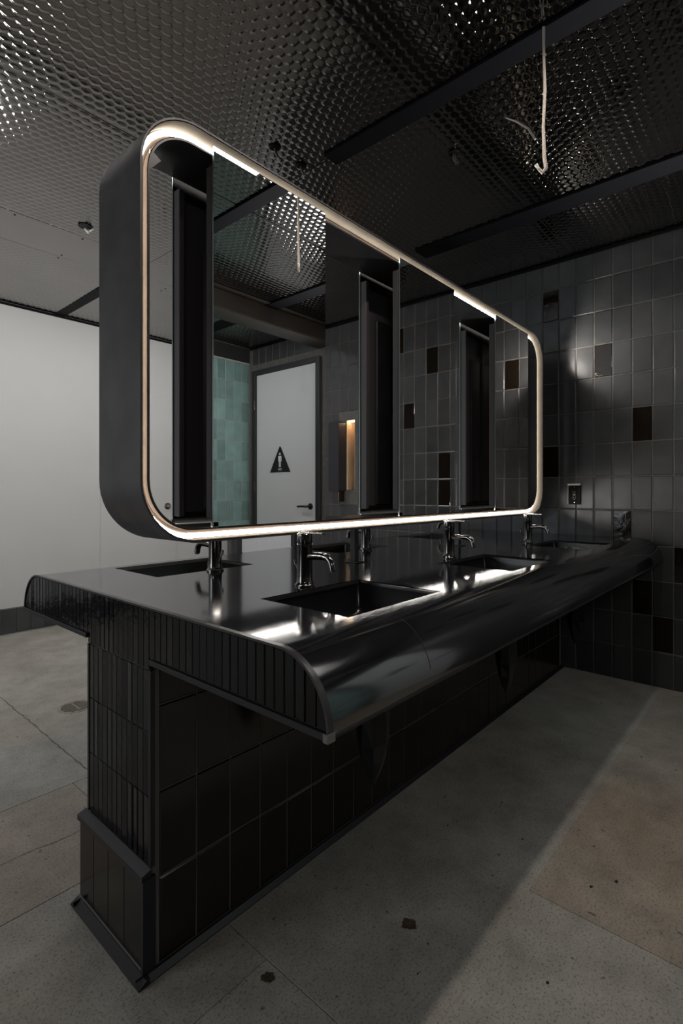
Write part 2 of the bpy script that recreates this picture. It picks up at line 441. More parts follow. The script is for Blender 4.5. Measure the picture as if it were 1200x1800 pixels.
# white door leaf in the back wall
def knob_rose(name, loc, m, par):
    e = empty(name, loc); e.parent = par
    bm = B(); lathe(bm, [(0, 0.012), (0.018, 0.012), (0.030, 0.009), (0.033, 0.004), (0.033, 0)], 24)
    bmesh.ops.rotate(bm, verts=bm.verts, matrix=Matrix.Rotation(PI/2, 3, 'X'))
    obj('rose', bm, m, e, smooth=0.6)
    bm = B(); lathe(bm, [(0, 0.030), (0.014, 0.029), (0.016, 0.022), (0.011, 0.012)], 20)
    box(bm, -0.003, -0.012, 0.029, 0.003, 0.012, 0.036)
    bmesh.ops.rotate(bm, verts=bm.verts, matrix=Matrix.Rotation(PI/2, 3, 'X'))
    obj('thumbturn', bm, M['chrome'], e, smooth=0.6)
    return e
d2 = empty('door_2', (2.21, YB, 0), kind='structure')
obj('door_leaf', box(B(), -0.74, -0.012, 0.21, 0.02, -0.0005, 2.10, 0.0015), M['white'], d2)
knob_rose('door_lock', (-0.072, -0.0125, 1.003), M['bronze'], d2)

# ---- right wall: board with niche hole, joined grout board, tiles
NY0, NY1, NZ0, NZ1 = 1.615, 1.712, 1.165, 1.785
bm = B()
XW = XR+0.003
for (a, b_, c, d) in ((YF, 0, NY0, ZC+0.012), (NY1, 0, YB+0.0, ZC+0.012), (NY0, 0, NY1, NZ0), (NY0, NZ1, NY1, ZC+0.012)):
    box(bm, XW, a, b_, XW+0.16, c, d)
wall_right = obj('wall_right', bm, M['grout']); tag(wall_right, kind='structure')
TW, TH = 0.107, PITCH_Z
tm = [tile_mesh('wall_tile', TW-0.005, TH-0.005, M['tile'], 0.007, 0.004), tile_mesh('gloss_tile', TW-0.005, TH-0.005, M['tile_gloss'], 0.007, 0.004)]
gloss = {(-0.405, 1.96), (-0.614, 1.55), (-0.082, 1.344), (-0.504, 0.944), (-0.614, 2.60), (-0.082, 2.36), (-0.80, 0.796),
         (-1.09, 2.147), (-1.25, 1.75), (-0.98, 1.12), (-0.72, 0.30), (-0.93, 1.35), (-1.35, 2.4), (1.5, 2.5), (0.9, 1.96), (-0.62, 0.5)}
Y0 = -0.132
def col_of(y): return math.floor((y-Y0)/TW)
gl = {(col_of(y), math.floor(z/TH)) for y, z in gloss}
doors_y = [(-3.23, -2.20, 2.44), (2.33, 3.26, 2.44)]
bm_s = B()
R90 = Matrix.Rotation(-PI/2, 3, 'Z')   # front (-y) -> -x
cnt = 0
for c in range(col_of(YF)+1, col_of(YB)):
    yc = Y0 + (c+0.5)*TW
    for r in range(13):
        z0 = r*TH; z1 = min(z0+TH, ZC)
        if z1-z0 < 0.03: continue
        zc = (z0+z1)/2
        if any(a-TW*0.49 < yc < b_+TW*0.49 and z0 < h-0.02 for a, b_, h in doors_y): continue
        if NY0-TW*0.45 < yc < NY1+TW*0.45 and z1 > NZ0+0.01 and z0 < NZ1-0.01: continue
        g = (c, r) in gl
        rot = (random.gauss(0, 0.006), random.gauss(0, 0.006))
        full = abs((z1-z0)-TH) < 1e-4
        if -1.45 < yc < 0.05 and full:
            if g: rot = (rot[0], rot[1])
            link_mesh('wall_tile', tm[1 if g else 0], wall_right, (XR, yc, zc), (rot[0], 0, -PI/2+rot[1])); cnt += 1
        else:
            tile_geom(bm_s, TW-0.005, z1-z0-0.005, 0.007, 0.004, (XR, yc, zc), R90 @ Matrix.Rotation(rot[0], 3, 'X') @ Matrix.Rotation(rot[1], 3, 'Z'))
tag(obj('wall_tiles', bm_s, M['tile'], wall_right), kind='stuff')
tag(obj('trim_2', box(B(), XR-0.010, YF+0.02, ZC-0.02, XR-0.0008, YB-0.02, ZC-0.004), M['batten']), kind='structure')

# niche in the right wall lined with tan tiles, and its dark swung door
nt_ = empty('wall_niche', (XW, (NY0+NY1)/2, NZ0), 'tall narrow recess lined with tan tiles and lit warm, in the dark right wall', 'niche')
hw = (NY1-NY0)/2
zz = 0.0
for q in range(4):
    h = [0.07, 0.19, 0.19, 0.165][q]
    obj('tan_tile', box(B(), 0.10, -hw+0.003, zz+0.002, 0.108, hw-0.003, zz+h-0.002, 0.001), M['tan'], nt_)
    zz += h
obj('niche_back', box(B(), 0.108, -hw+0.001, 0.001, 0.114, hw-0.001, 0.619), M['grout'], nt_)
obj('side_lining', box(B(), 0.001, hw-0.004, 0.001, 0.10, hw-0.001, 0.619), M['tan'], nt_)
obj('side_lining', box(B(), 0.001, -hw+0.001, 0.001, 0.10, -hw+0.004, 0.619), M['tan'], nt_)
obj('lock_plate', box(B(), 0.094, -0.010, 0.22, 0.0995, 0.012, 0.36, 0.001), M['bronze'], nt_)
obj('fill_strip', box(B(), 0.02, -hw+0.01, 0.606, 0.05, hw-0.01, 0.614), M['warm_fill'], nt_)  # added glowing strip to brighten the recess; its true source is unknown
wp = empty('wall_panel', (XR, 1.775, 1.15), 'tall dark rounded panel mounted beside the tan niche on the right wall', 'panel')
bm = B(); pr = []
for cx_, cz_, a0 in ((0.045, 0.60, 0), (-0.045, 0.60, 90), (-0.045, 0.02, 180), (0.045, 0.02, 270)):
    for a in range(0, 91, 30):
        pr.append((cx_+0.015*math.cos(math.radians(a0+a)), cz_+0.02*math.sin(math.radians(a0+a))))
prism(bm, pr, 'X', -0.10, -0.002)
obj('housing', bm, M['trim'], wp)
obj('slot_tray', box(B(), -0.08, -0.045, -0.09, -0.004, 0.03, 0.0, 0.002), M['bronze'], wp)

# doors on the right wall
def door(n, y0, y1, ztop, hinge_low):
    e = empty(n, (XR, y0, 0), kind='structure')
    L = y1-y0
    obj('door_leaf', box(B(), -0.012, 0.0, 0.012, 0.006, L, ztop, 0.0015), M['door_white'], e)
    for nm, (a, b_, c, d) in (('door_jamb', (-0.055, 0, -0.003, ztop+0.05)), ('door_jamb', (L+0.003, 0, L+0.055, ztop+0.05)), ('door_head', (-0.003, ztop+0.003, L+0.003, ztop+0.05))):
        obj(nm, box(B(), -0.035, a, b_, 0.0065, c, d, 0.002), M['dark_paint'], e)
    for zz_ in (0.3, 1.2, 2.05):
        yy = -0.004 if hinge_low else L+0.004
        bm = B(); tube(bm, [(-0.040, yy, zz_-0.05), (-0.040, yy, zz_+0.05)], 0.007, 10)
        obj('hinge', bm, M['bronze'], e, smooth=0.7)
    return e
dA = door('door_1', -3.15, -2.28, 2.361, True)
dB = door('door_3', 2.40, 3.19, 2.361, False)
def lever(name, loc, sgn, par):
    e = empty(name, loc); e.parent = par
    bm = B(); lathe(bm, [(0, 0.010), (0.022, 0.010), (0.030, 0.006), (0.031, 0)], 24)
    bmesh.ops.rotate(bm, verts=bm.verts, matrix=Matrix.Rotation(-PI/2, 3, 'Y'))
    obj('rose', bm, M['bronze'], e, smooth=0.6)
    bm = B(); tube(bm, [(-0.008, 0, 0), (-0.045, 0, 0), (-0.055, sgn*0.012, 0), (-0.056, sgn*0.06, 0.001), (-0.052, sgn*0.125, -0.002)], [0.011, 0.011, 0.012, 0.010, 0.009], 12)
    obj('lever', bm, M['bronze'], e, smooth=0.8)
lever('door_handle', (-0.0125, -2.36+3.15, 1.008), -1, dA)
lever('door_handle', (-0.0125, 2.47-2.40, 1.008), 1, dB)
# restroom sign
sg = empty('restroom_sign', (XR-0.0125, -2.785, 1.343), 'black triangular restroom sign with a white figure on the white door', 'sign')
bm = B(); prism(bm, [(-0.15, 0.0), (0.15, 0.0), (0.006, 0.258), (-0.006, 0.258)], 'X', -0.005, -0.0003)
obj('plate', bm, M['sign_black'], sg)
bm = B()
def disc(bm, y, z, r, x0=-0.0062, x1=-0.0052, n=16):
    prism(bm, [(y+r*math.cos(2*PI*k/n), z+r*math.sin(2*PI*k/n)) for k in range(n)], 'X', x0, x1)
disc(bm, 0, 0.183, 0.0125)
X0, X1 = -0.0062, -0.0052
def rect(bm, a, b_, c, d): prism(bm, [(a, b_), (c, b_), (c, d), (a, d)], 'X', X0, X1)
prism(bm, [(-0.020, 0.164), (0.020, 0.164), (0.024, 0.158), (0.024, 0.108), (0.017, 0.108), (0.016, 0.150), (0.014, 0.150), (0.014, 0.052), (0.002, 0.052), (0.002, 0.105), (-0.002, 0.105), (-0.002, 0.052), (-0.014, 0.052), (-0.014, 0.150), (-0.016, 0.150), (-0.017, 0.108), (-0.024, 0.108), (-0.024, 0.158)], 'X', X0, X1)
obj('figure', bm, M['sign_white'], sg)
def text(s, size, mtl, parent, loc, rot, name='lettering', align='CENTER'):
    c = bpy.data.curves.new(name, 'FONT'); c.body = s; c.size = size; c.align_x = align; c.extrude = 0.0005
    t = bpy.data.objects.new(name, c); COL.objects.link(t)
    bpy.context.view_layer.update()
    me = bpy.data.meshes.new_from_object(t); bpy.data.objects.remove(t)
    me.materials.clear(); me.materials.append(mtl)
    return link_mesh(name, me, parent, loc, rot)
text('MEN', 0.026, M['sign_white'], sg, (-0.0057, 0, 0.022), (PI/2, 0, -PI/2))
bm = B()
for q in range(6): disc(bm, -0.02+q*0.008, 0.013 + 0.004*(q % 2), 0.0016, n=6)
obj('braille', bm, M['sign_white'], sg)

# ---- front wall (behind the camera): teal tiles
wall_front = obj('wall_front', box(B(), XL, YF-0.1, 0, XR+0.1, YF-0.0025, ZC+0.012), M['grout_teal']); tag(wall_front, kind='structure')
tmt = tile_mesh('teal_tile', 0.0985, 0.203, M['teal'], 0.007, 0.002)
bm_t = B(); R180 = Matrix.Rotation(PI, 3, 'Z')
c = 0; x = XR-0.055
while x > XL+0.06:
    for r in range(12):
        zc = (r+0.5)*0.2069+0.02
        if zc > 2.5: continue
        if x > 1.9: link_mesh('teal_tile', tmt, wall_front, (x, YF, zc), (random.gauss(0, .003), 0, PI+random.gauss(0, .003)))
        else: tile_geom(bm_t, 0.0985, 0.203, 0.007, 0.002, (x, YF, zc), R180)
    x -= 0.1025
tag(obj('dark_tiles', bm_t, M['tile'], wall_front), kind='stuff')
tag(obj('trim_3', box(B(), XL, YF-0.0065, 2.515, XR-0.002, YF+0.004, ZC-0.003), M['dark_paint']), kind='structure')
# ---- left wall
wall_left = obj('wall_left', box(B(), XL-0.1, YF-0.1, 0, XL, YB+0.1, ZC+0.012), M['grey_paint']); tag(wall_left, kind='structure')
# ---- beam across the ceiling on the door side
bmn = empty('ceiling_beam', (0, -2.18, ZC-0.003), 'dark brown beam running under the embossed ceiling, reflected in the first mirror', 'beam')
obj('beam_web', box(B(), -2.5, -0.03, -0.16, XR-0.01, 0.03, -0.002), M['beam'], bmn)
obj('beam_flange', box(B(), -2.5, -0.10, -0.175, XR-0.01, 0.10, -0.1602), M['beam'], bmn)
obj('beam_flange', box(B(), -2.5, -0.10, -0.0018, XR-0.01, 0.10, -0.0005), M['beam'], bmn)

# ================================================================== VANITY
L = XR-0.004
ZT = 0.870
R_N = 0.125                 # nose radius
YN, YP = -0.722, 0.705     # counter front/back edges
PF, PB = -0.147, 0.196     # pedestal faces
base = empty('vanity_base', (0, 0, 0), 'long black tiled pedestal carrying the island counter', 'pedestal')
obj('core', box(B(), 0.004, PF+0.003, 0.0, L, PB-0.003, 0.7205), M['grout_dark'], base)
# long faces: 4x8 tiles
pm = tile_mesh('tile', 0.1015, 0.2035, M['ptile'], 0.008, 0.003)
n = int((L-0.02)/0.1045)
bm_b = B()
for c in range(n):
    for r in range(4):
        z0 = 0.012 + r*PITCH_Z; z1 = min(z0+PITCH_Z, 0.7185)
        xc = 0.022 + (c+0.5)*0.1045
        if r < 3:
            link_mesh('tile', pm, base, (xc, PF, (z0+z1)/2), (random.gauss(0, .004), 0, random.gauss(0, .004)))
        elif z1-z0 > 0.03:
            tile_geom(bm_b, 0.1015, z1-z0-0.004, 0.008, 0.003, (xc, PF, (z0+z1)/2))
        if z1-z0 > 0.03: tile_geom(bm_b, 0.1015, z1-z0-0.004, 0.008, 0.003, (xc, PB, (z0+z1)/2), R180)
tag(obj('rear_tiles', bm_b, M['ptile'], base), kind='stuff')
# free end: stick tiles in courses
SW = 0.0262
def topz(y):
    if y < YN+R_N: d = YN+R_N-y; return ZT-R_N+math.sqrt(max(R_N**2-d*d, 0))
    if y > YP-R_N: d = y-(YP-R_N); return ZT-R_N+math.sqrt(max(R_N**2-d*d, 0))
    return ZT
def stick(y0, y1, z0, z1a, z1b, parent):
    g = 0.0009
    y0 += g; y1 -= g; z0 += g; z1a -= g; z1b -= g
    bm = B(); bv = 0.0012
    o = [(y0, z0), (y1, z0), (y1, z1b), (y0, z1a)]
    i = [(y0+bv, z0+bv), (y1-bv, z0+bv), (y1-bv, z1b-bv), (y0+bv, z1a-bv)]
    A = [bm.verts.new((0.009, *p)) for p in o]; Bv = [bm.verts.new((0.0015, *p)) for p in o]
    tl = random.gauss(0, 0.0005)
    C_ = [bm.verts.new((0.0 + (tl if k in (0, 3) else -tl), *p)) for k, p in enumerate(i)]
    for r0, r1 in ((A, Bv), (Bv, C_)):
        for k in range(4): bm.faces.new((r0[k], r0[(k+1) % 4], r1[(k+1) % 4], r1[k]))
    bm.faces.new(C_); bm.faces.new(A[::-1])
    return obj('stick_tile', bm, M['stick'], parent)
ncol = int((PB-PF-0.016)/SW); w_s = (PB-PF-0.016)/ncol
for c in range(ncol):
    y0 = PF+0.008+c*w_s
    for z0, z1 in ((0.255, 0.418), (0.418, 0.571), (0.571, 0.7200)):
        stick(y0, y0+w_s, z0, z1, z1, base)
# base block with four tiles, cap trim, skirt
obj('base_block', box(B(), -0.0175, PF-0.002, 0.004, 0.0035, PB+0.012, 0.236), M['grout_dark'], base)
bt = tile_mesh('base_tile', 0.0835, 0.205, M['ptile'], 0.007, 0.0012)
for q in range(4):
    link_mesh('base_tile', bt, base, (-0.020, PF+0.006+(q+0.5)*0.0855, 0.128), (0, 0, -PI/2))
bm = B(); prism(bm, [(-0.024, 0.232), (-0.024, 0.246), (0.0, 0.254), (0.0, 0.237), (-0.012, 0.237)], 'Y', PF-0.004, PB+0.014)
obj('cap_trim', bm, M['trim'], base)
bm = B(); prism(bm, [(-0.012, 0.016), (-0.021, 0.014), (-0.040, 0.003), (-0.040, 0.0005), (-0.012, 0.0005)], 'Y', PF-0.020, PB+0.020)
obj('skirt', bm, M['skirt'], base)
bm = B(); prism(bm, [(PF-0.002, 0.016), (PF-0.007, 0.014), (PF-0.019, 0.003), (PF-0.019, 0.0005), (PF-0.002, 0.0005)], 'X', -0.039, L)
obj('skirt', bm, M['skirt'], base)
bm = B(); prism(bm, [(PB+0.002, 0.016), (PB+0.007, 0.014), (PB+0.019, 0.003), (PB+0.019, 0.0005), (PB+0.002, 0.0005)], 'X', -0.039, L)
obj('skirt', bm, M['skirt'], base)
# corner trims
obj('corner_trim', box(B(), -0.0015, PF-0.002, 0.255, 0.010, PF+0.0075, 0.7205), M['trim'], base)
obj('corner_trim', box(B(), -0.0015, PB-0.0075, 0.255, 0.010, PB+0.002, 0.7205), M['trim'], base)
obj('corner_trim', box(B(), -0.022, PF-0.006, 0.006, 0.010, PF+0.004, 0.236), M['trim'], base)

# ---- countertop
ct = empty('countertop', (0, 0, 0.7212), 'wide glossy black counter with rounded front edges on the tiled pedestal', 'countertop')
ct_off = (0, 0, -0.7212)
SX = [0.435, 1.31, 2.19]; SWD = 0.395; SD0, SD1 = -0.560, -0.262
sinks = [(x, s) for x in SX for s in (-1, 1)]
def sy(s): return (SD0, SD1) if s < 0 else (-SD1-0.015, -SD0-0.015)
xb = sorted({-0.001, L} | {x-SWD/2 for x in SX} | {x+SWD/2 for x in SX} | {0.5*(a) for a in ()})
prof = []
NS = 20
for k in range(NS+1):
    a = PI/2*k/NS
    prof.append((YN+R_N-R_N*math.cos(a), ZT-R_N+R_N*math.sin(a)))
for y in (SD0, SD1, -0.11, 0.10, -SD1-0.015, -SD0-0.015): prof.append((y, ZT))
for k in range(NS+1):
    a = PI/2*k/NS
    prof.append((YP-R_N+R_N*math.sin(a), ZT-R_N+R_N*math.cos(a)))
bm = B()
grid = [[bm.verts.new((x, y, z)) for (y, z) in prof] for x in xb]
for i in range(len(xb)-1):
    for j in range(len(prof)-1):
        xm = (xb[i]+xb[i+1])/2; ym = (prof[j][0]+prof[j+1][0])/2
        if any(abs(xm-x) < SWD/2 and sy(s)[0] < ym < sy(s)[1] for x, s in sinks): continue
        bm.faces.new((grid[i][j], grid[i+1][j], grid[i+1][j+1], grid[i][j+1]))
top = obj('top_sheet', bm, M['counter'], ct, ct_off, smooth=0.5)
# make sure normals point outwards/up
me = top.data
if sum(p.normal.z*p.area for p in me.polygons) < 0: me.flip_normals()
# underside and returns
bm = B(); box(bm, 0.012, YN+0.004, 0.7445, L, PF-0.001, 0.7475); box(bm, 0.012, PB+0.001, 0.7445, L, YP-0.004, 0.7475)
obj('underside', bm, M['dark_paint'], ct, ct_off)
obj('core_block', box(B(), 0.010, PF+0.0005, 0.7212, L, PB-0.0005, 0.7475), M['trim'], ct, ct_off)
# weld seam on the nose
bm = B()
arc = [(YN+R_N-(R_N+0.0004)*math.cos(a), ZT-R_N+(R_N+0.0004)*math.sin(a)) for a in [PI/2*k/14 for k in range(2, 12)]]
prev = None
for q, (y, z) in enumerate(arc):
    xx = 0.315 + 0.010*q/9
    a_ = bm.verts.new((xx, y, z)); b_ = bm.verts.new((xx+0.0018, y, z))
    if prev: bm.faces.new((prev[0], prev[1], b_, a_))
    prev = (a_, b_)
obj('weld_seam', bm, M['steel_gloss'], ct, ct_off)
# end face backing + sticks
endpoly = [(YN+0.004, 0.7475)] + [(YN+R_N-(R_N-0.005)*math.cos(PI/2*k/12), ZT-R_N+(R_N-0.005)*math.sin(PI/2*k/12)) for k in range(13)] + \
    [(YP-R_N+(R_N-0.005)*math.sin(PI/2*k/12), ZT-R_N+(R_N-0.005)*math.cos(PI/2*k/12)) for k in range(13)] + [(YP-0.004, 0.7475)]
bm = B(); prism(bm, endpoly, 'X', 0.0035, 0.012); obj('end_board', bm, M['grout_dark'], ct, ct_off)
holder = ct
def stick_ct(y0, y1, z0):
    zt0 = topz(y0)-0.005; zt1 = topz(y1)-0.005
    if max(zt0, zt1) - z0 < 0.01: return
    o = stick(y0, y1, z0, max(zt0, z0+0.006), max(zt1, z0+0.006), ct); o.location = ct_off
y = YN+0.005
while y < YP-0.006:
    y1 = min(y+SW, YP-0.005)
    mid = (y+y1)/2
    inner = PF+0.004 < mid < PB-0.004
    stick_ct(y, y1, 0.7212 if inner else 0.7495)
    y = y1
# edge band along the end profile
bm = B(); prev = None
pts = [(YN, 0.742)] + [(YN+R_N-R_N*math.cos(PI/2*k/16), ZT-R_N+R_N*math.sin(PI/2*k/16)) for k in range(17)] + \
    [(YP-R_N+R_N*math.sin(PI/2*k/16), ZT-R_N+R_N*math.cos(PI/2*k/16)) for k in range(17)] + [(YP, 0.742)]
def offs(p, d):
    y, z = p
    if y <= YN+R_N:
        c = Vector((YN+R_N, ZT-R_N)); v = Vector((y, z))-c
        if z < ZT-R_N: return (y+d, z)
        v = v.normalized()*(R_N-d); return (c.x+v.x, c.y+v.y)
    if y >= YP-R_N:
        c = Vector((YP-R_N, ZT-R_N)); v = Vector((y, z))-c
        if z < ZT-R_N: return (y-d, z)
        v = v.normalized()*(R_N-d); return (c.x+v.x, c.y+v.y)
    return (y, z-d)
for p in pts:
    i_ = offs(p, 0.0045); o_ = offs(p, -0.0006)
    ring = [bm.verts.new((-0.0035, *o_)), bm.verts.new((-0.0035, *i_)), bm.verts.new((0.009, *i_)), bm.verts.new((0.009, *o_))]
    if prev:
        for k in range(4): bm.faces.new((prev[k], prev[(k+1) % 4], ring[(k+1) % 4], ring[k]))
    else: bm.faces.new(ring)
    prev = ring
bm.faces.new(prev[::-1])
obj('edge_band', bm, M['steel_gloss'], ct, ct_off, smooth=0.5)
# bottom edge angle of the two wings
for a, b_ in ((YN-0.001, PF-0.003), (PB+0.003, YP+0.001)):
    obj('bottom_angle', box(B(), -0.006, a, 0.736, 0.012, b_, 0.7488, 0.001), M['trim'], ct, ct_off)
obj('corner_clip', box(B(), -0.0075, YN-0.0025, 0.734, 0.012, YN+0.010, 0.750, 0.001), M['edge_steel'], ct, ct_off)
obj('nose_lip', box(B(), 0.014, YN-0.0005, 0.737, L, YN+0.005, 0.7440, 0.001), M['trim'], ct, ct_off)
obj('nose_lip', box(B(), 0.014, YP-0.005, 0.737, L, YP+0.0005, 0.7440, 0.001), M['trim'], ct, ct_off)

# ---- sinks
where = {0: 'at the free end', 1: 'in the middle', 2: 'next to the wall'}
side = {-1: 'near side', 1: 'far side'}
for k, xc in enumerate(SX):
    for s in (-1, 1):
        y0, y1 = sy(s)
        e = empty('sink', (xc, (y0+y1)/2, ZT-0.11), 'black rectangular sink on the %s of the counter, %s' % (side[s], where[k]), 'sink', 'rectangular black sinks set in the counter')
        wx, wy = SWD/2+0.0015, (y1-y0)/2+0.0015
        bm = B(); rings = []
        def rr(hx, hy, r, z):
            out = []
            for cx_, cy_, a0 in ((hx-r, hy-r, 0), (-hx+r, hy-r, 90), (-hx+r, -hy+r, 180), (hx-r, -hy+r, 270)):
                for a in range(0, 91, 18): out.append(bm.verts.new((cx_+r*math.cos(math.radians(a0+a)), cy_+r*math.sin(math.radians(a0+a)), z)))
            return out
        for (ins, r, z) in ((-0.0015, 0.003, 0.1099), (0.0, 0.004, 0.1065), (0.0005, 0.008, 0.095), (0.006, 0.016, 0.03), (0.014, 0.024, 0.010), (0.030, 0.03, 0.002), (0.08, 0.03, -0.001)):
            rings.append(rr(wx-ins, wy-ins, r, z))
        for a_, b_ in zip(rings, rings[1:]):
            m_ = len(a_)
            for q in range(m_): bm.faces.new((a_[q], a_[(q+1) % m_], b_[(q+1) % m_], b_[q]))
        bm.faces.new(rings[-1])
        ob = obj('bowl', bm, M['basin'], e, smooth=0.9)
        sm = ob.modifiers.new('thickness', 'SOLIDIFY'); sm.thickness = 0.003; sm.offset = 1
        bm = B(); box(bm, -wx+0.001, wy-0.0045, 0.098, wx-0.001, wy-0.0005, 0.1075); obj('rim', bm, M['steel_gloss'], e)
        obj('rim', box(B(), -wx+0.001, -wy+0.0005, 0.098, wx-0.001, -wy+0.0045, 0.1075), M['steel_gloss'], e)
        bm = B(); lathe(bm, [(0.022, 0.002), (0.024, 0.0045), (0.029, 0.0035), (0.031, 0.0005)], 24); lathe(bm, [(0, 0.006), (0.016, 0.005), (0.019, 0.003)], 24)
        obj('drain', bm, M['gun'], e, smooth=0.7)

# ---- faucets
def faucet(x, y, s, label):
    e = empty('faucet', (x, y, ZT+0.0004), label, 'faucet', 'gunmetal single lever faucets on the counter')
    e.rotation_euler = (0, 0, 0 if s < 0 else PI)
    bm = B(); lathe(bm, [(0, 0), (0.030, 0), (0.030, 0.004), (0.0265, 0.006), (0.0235, 0.014), (0.0225, 0.030), (0.0220, 0.118), (0.0225, 0.119), (0.0225, 0.122), (0.0208, 0.1225)], 32)
    obj('body', bm, M['gun'], e, smooth=0.7)
    bm = B(); lathe(bm, [(0.0, 0.1228), (0.0215, 0.1228), (0.0222, 0.1245), (0.0222, 0.151), (0.0205, 0.153), (0, 0.153)], 32)
    cap = obj('cap', bm, M['gun'], e, smooth=0.6)
    bm = B(); box(bm, -0.0085, -0.078, 0.1532, 0.0085, 0.018, 0.1582, 0.002, 2)
    obj('lever', bm, M['gun'], e)
    bm = B()
    p = [(0, -0.014, 0.086), (0, -0.05, 0.090), (0, -0.078, 0.091), (0, -0.093, 0.087), (0, -0.103, 0.078), (0, -0.108, 0.066), (0, -0.110, 0.055)]
    tube(bm, p, [0.0105]*len(p), 16)
    obj('spout', bm, M['gun'], e, smooth=0.8)
    bm = B(); tube(bm, [(0, -0.1105, 0.0545), (0, -0.111, 0.050)], 0.0085, 14)
    obj('aerator', bm, M['steel_gloss'], e, smooth=0.8)
    bm = B(); tube(bm, [(0.0, 0.021, 0.030), (-0.002, 0.030, 0.050), (-0.003, 0.034, 0.060)], 0.0025, 8); tube(bm, [(-0.003, 0.034, 0.058), (-0.004, 0.038, 0.074)], 0.0055, 12)
    obj('pop_up_rod', bm, M['gun'], e, smooth=0.8)
    return e
FX = [0.445, 1.285, 2.13]
for k, fx in enumerate(FX):
    faucet(fx, -0.215, -1, 'gunmetal faucet on the near side of the counter, %s' % where[k])
    faucet(fx-0.005, 0.222, 1, 'gunmetal faucet on the far side of the counter, %s' % where[k])

# ---- trap shrouds and hose loops under the counter
def shroud(x, y, label):
    e = empty('drain_shroud', (x, y, 0.743), label, 'pipe cover', 'black pointed pipe covers hanging under the counter')
    bm = B(); n_ = 8; prof_ = [(0.046, 0.0), (0.050, -0.10), (0.052, -0.22), (0.052, -0.28), (0.042, -0.33), (0.022, -0.375), (0.003, -0.405)]
    rings = []
    for q, (r, z) in enumerate(prof_):
        rings.append([bm.verts.new(((r*(1.0+0.12*math.sin(3*a+q)))*math.cos(a), 0.8*r*(1.0+0.12*math.cos(2*a+q*1.3))*math.sin(a), z)) for a in [2*PI*t/n_ for t in range(n_)]])
    for a_, b_ in zip(rings, rings[1:]):
        for q in range(n_): bm.faces.new((a_[q], a_[(q+1) % n_], b_[(q+1) % n_], b_[q]))
    bm.faces.new(rings[0][::-1]); bm.faces.new(rings[-1])
    obj('vinyl_cover', bm, M['shroud'], e)
    bm = B(); pts = [(-0.05, 0.03, -0.22)]
    for q in range(13):
        a = PI*q/12
        pts.append((-0.13+0.07*math.cos(a), 0.03, -0.17-0.055*math.sin(a)))
    pts = [(-0.06, 0.03, -0.001)] + pts[1:] + [(-0.2, 0.03, -0.001)]
    tube(bm, pts, 0.008, 8)
    obj('supply_hose', bm, M['shroud'], e, smooth=0.8)
for k, sx in enumerate(SX):
    shroud(sx+0.07, -0.42, 'black pointed pipe cover under the counter\'s near side, %s' % where[k])

# ================================================================== MIRROR BOX
ZB, ZTP = 1.010, 2.111
MX0, MX1 = -0.007, 2.650
MF, MB_ = -0.111, 0.111
RC = 0.165
mb = empty('mirror_frame', (0, 0, ZB), 'large rounded dark steel frame with lit rim and three double mirrors above the counter', 'mirror')
moff = (0, 0, -ZB)
NCOR = 14
def ring(s, dens=12):
    """rounded rectangle inset by s, returned as list of (x,z), same count for any s; straight runs subdivided"""
    r = max(RC - s, 0.004)
    x0, x1, z0, z1 = MX0+s, MX1-s, ZB+s, ZTP-s
    out = []
    cs = [((x1-r, z1-r), 0), ((x0+r, z1-r), 90), ((x0+r, z0+r), 180), ((x1-r, z0+r), 270)]
    for idx, ((cx_, cz_), a0) in enumerate(cs):
        arc = [(cx_+r*math.cos(math.radians(a0+90*k/NCOR)), cz_+r*math.sin(math.radians(a0+90*k/NCOR))) for k in range(NCOR+1)]
        out += arc
        (nx_, nz_), a1 = cs[(idx+1) % 4]
        p1 = (nx_+r*math.cos(math.radians(a1)), nz_+r*math.sin(math.radians(a1)))
        p0 = arc[-1]; m_ = dens if idx in (0, 2) else 6
        for k in range(1, m_): out.append((p0[0]+(p1[0]-p0[0])*k/m_, p0[1]+(p1[1]-p0[1])*k/m_))
    return out
def hoop(sections, m, name, smooth=0.5, close=True):
    """sections: list of (s or list, y) going round the cross-section"""
    bm = B(); loops = []
    for s, y in sections:
        pts_ = ring(s) if not isinstance(s, list) else s
        loops.append([bm.verts.new((p[0], y, p[1])) for p in pts_])
    m_ = len(loops[0]); K = len(loops)
    for q in range(K if close else K-1):
        a_, b_ = loops[q], loops[(q+1) % K]
        for k in range(m_): bm.faces.new((a_[k], a_[(k+1) % m_], b_[(k+1) % m_], b_[k]))
    return obj(name, bm, m, mb, moff, smooth=smooth)
hoop([(0.0, MF), (0.0, MB_), (0.0045, MB_), (0.0045, MF)], M['steel'], 'outer_band')
CH = 0.048       # channel depth
S_IN = 0.034     # inner ring outside face
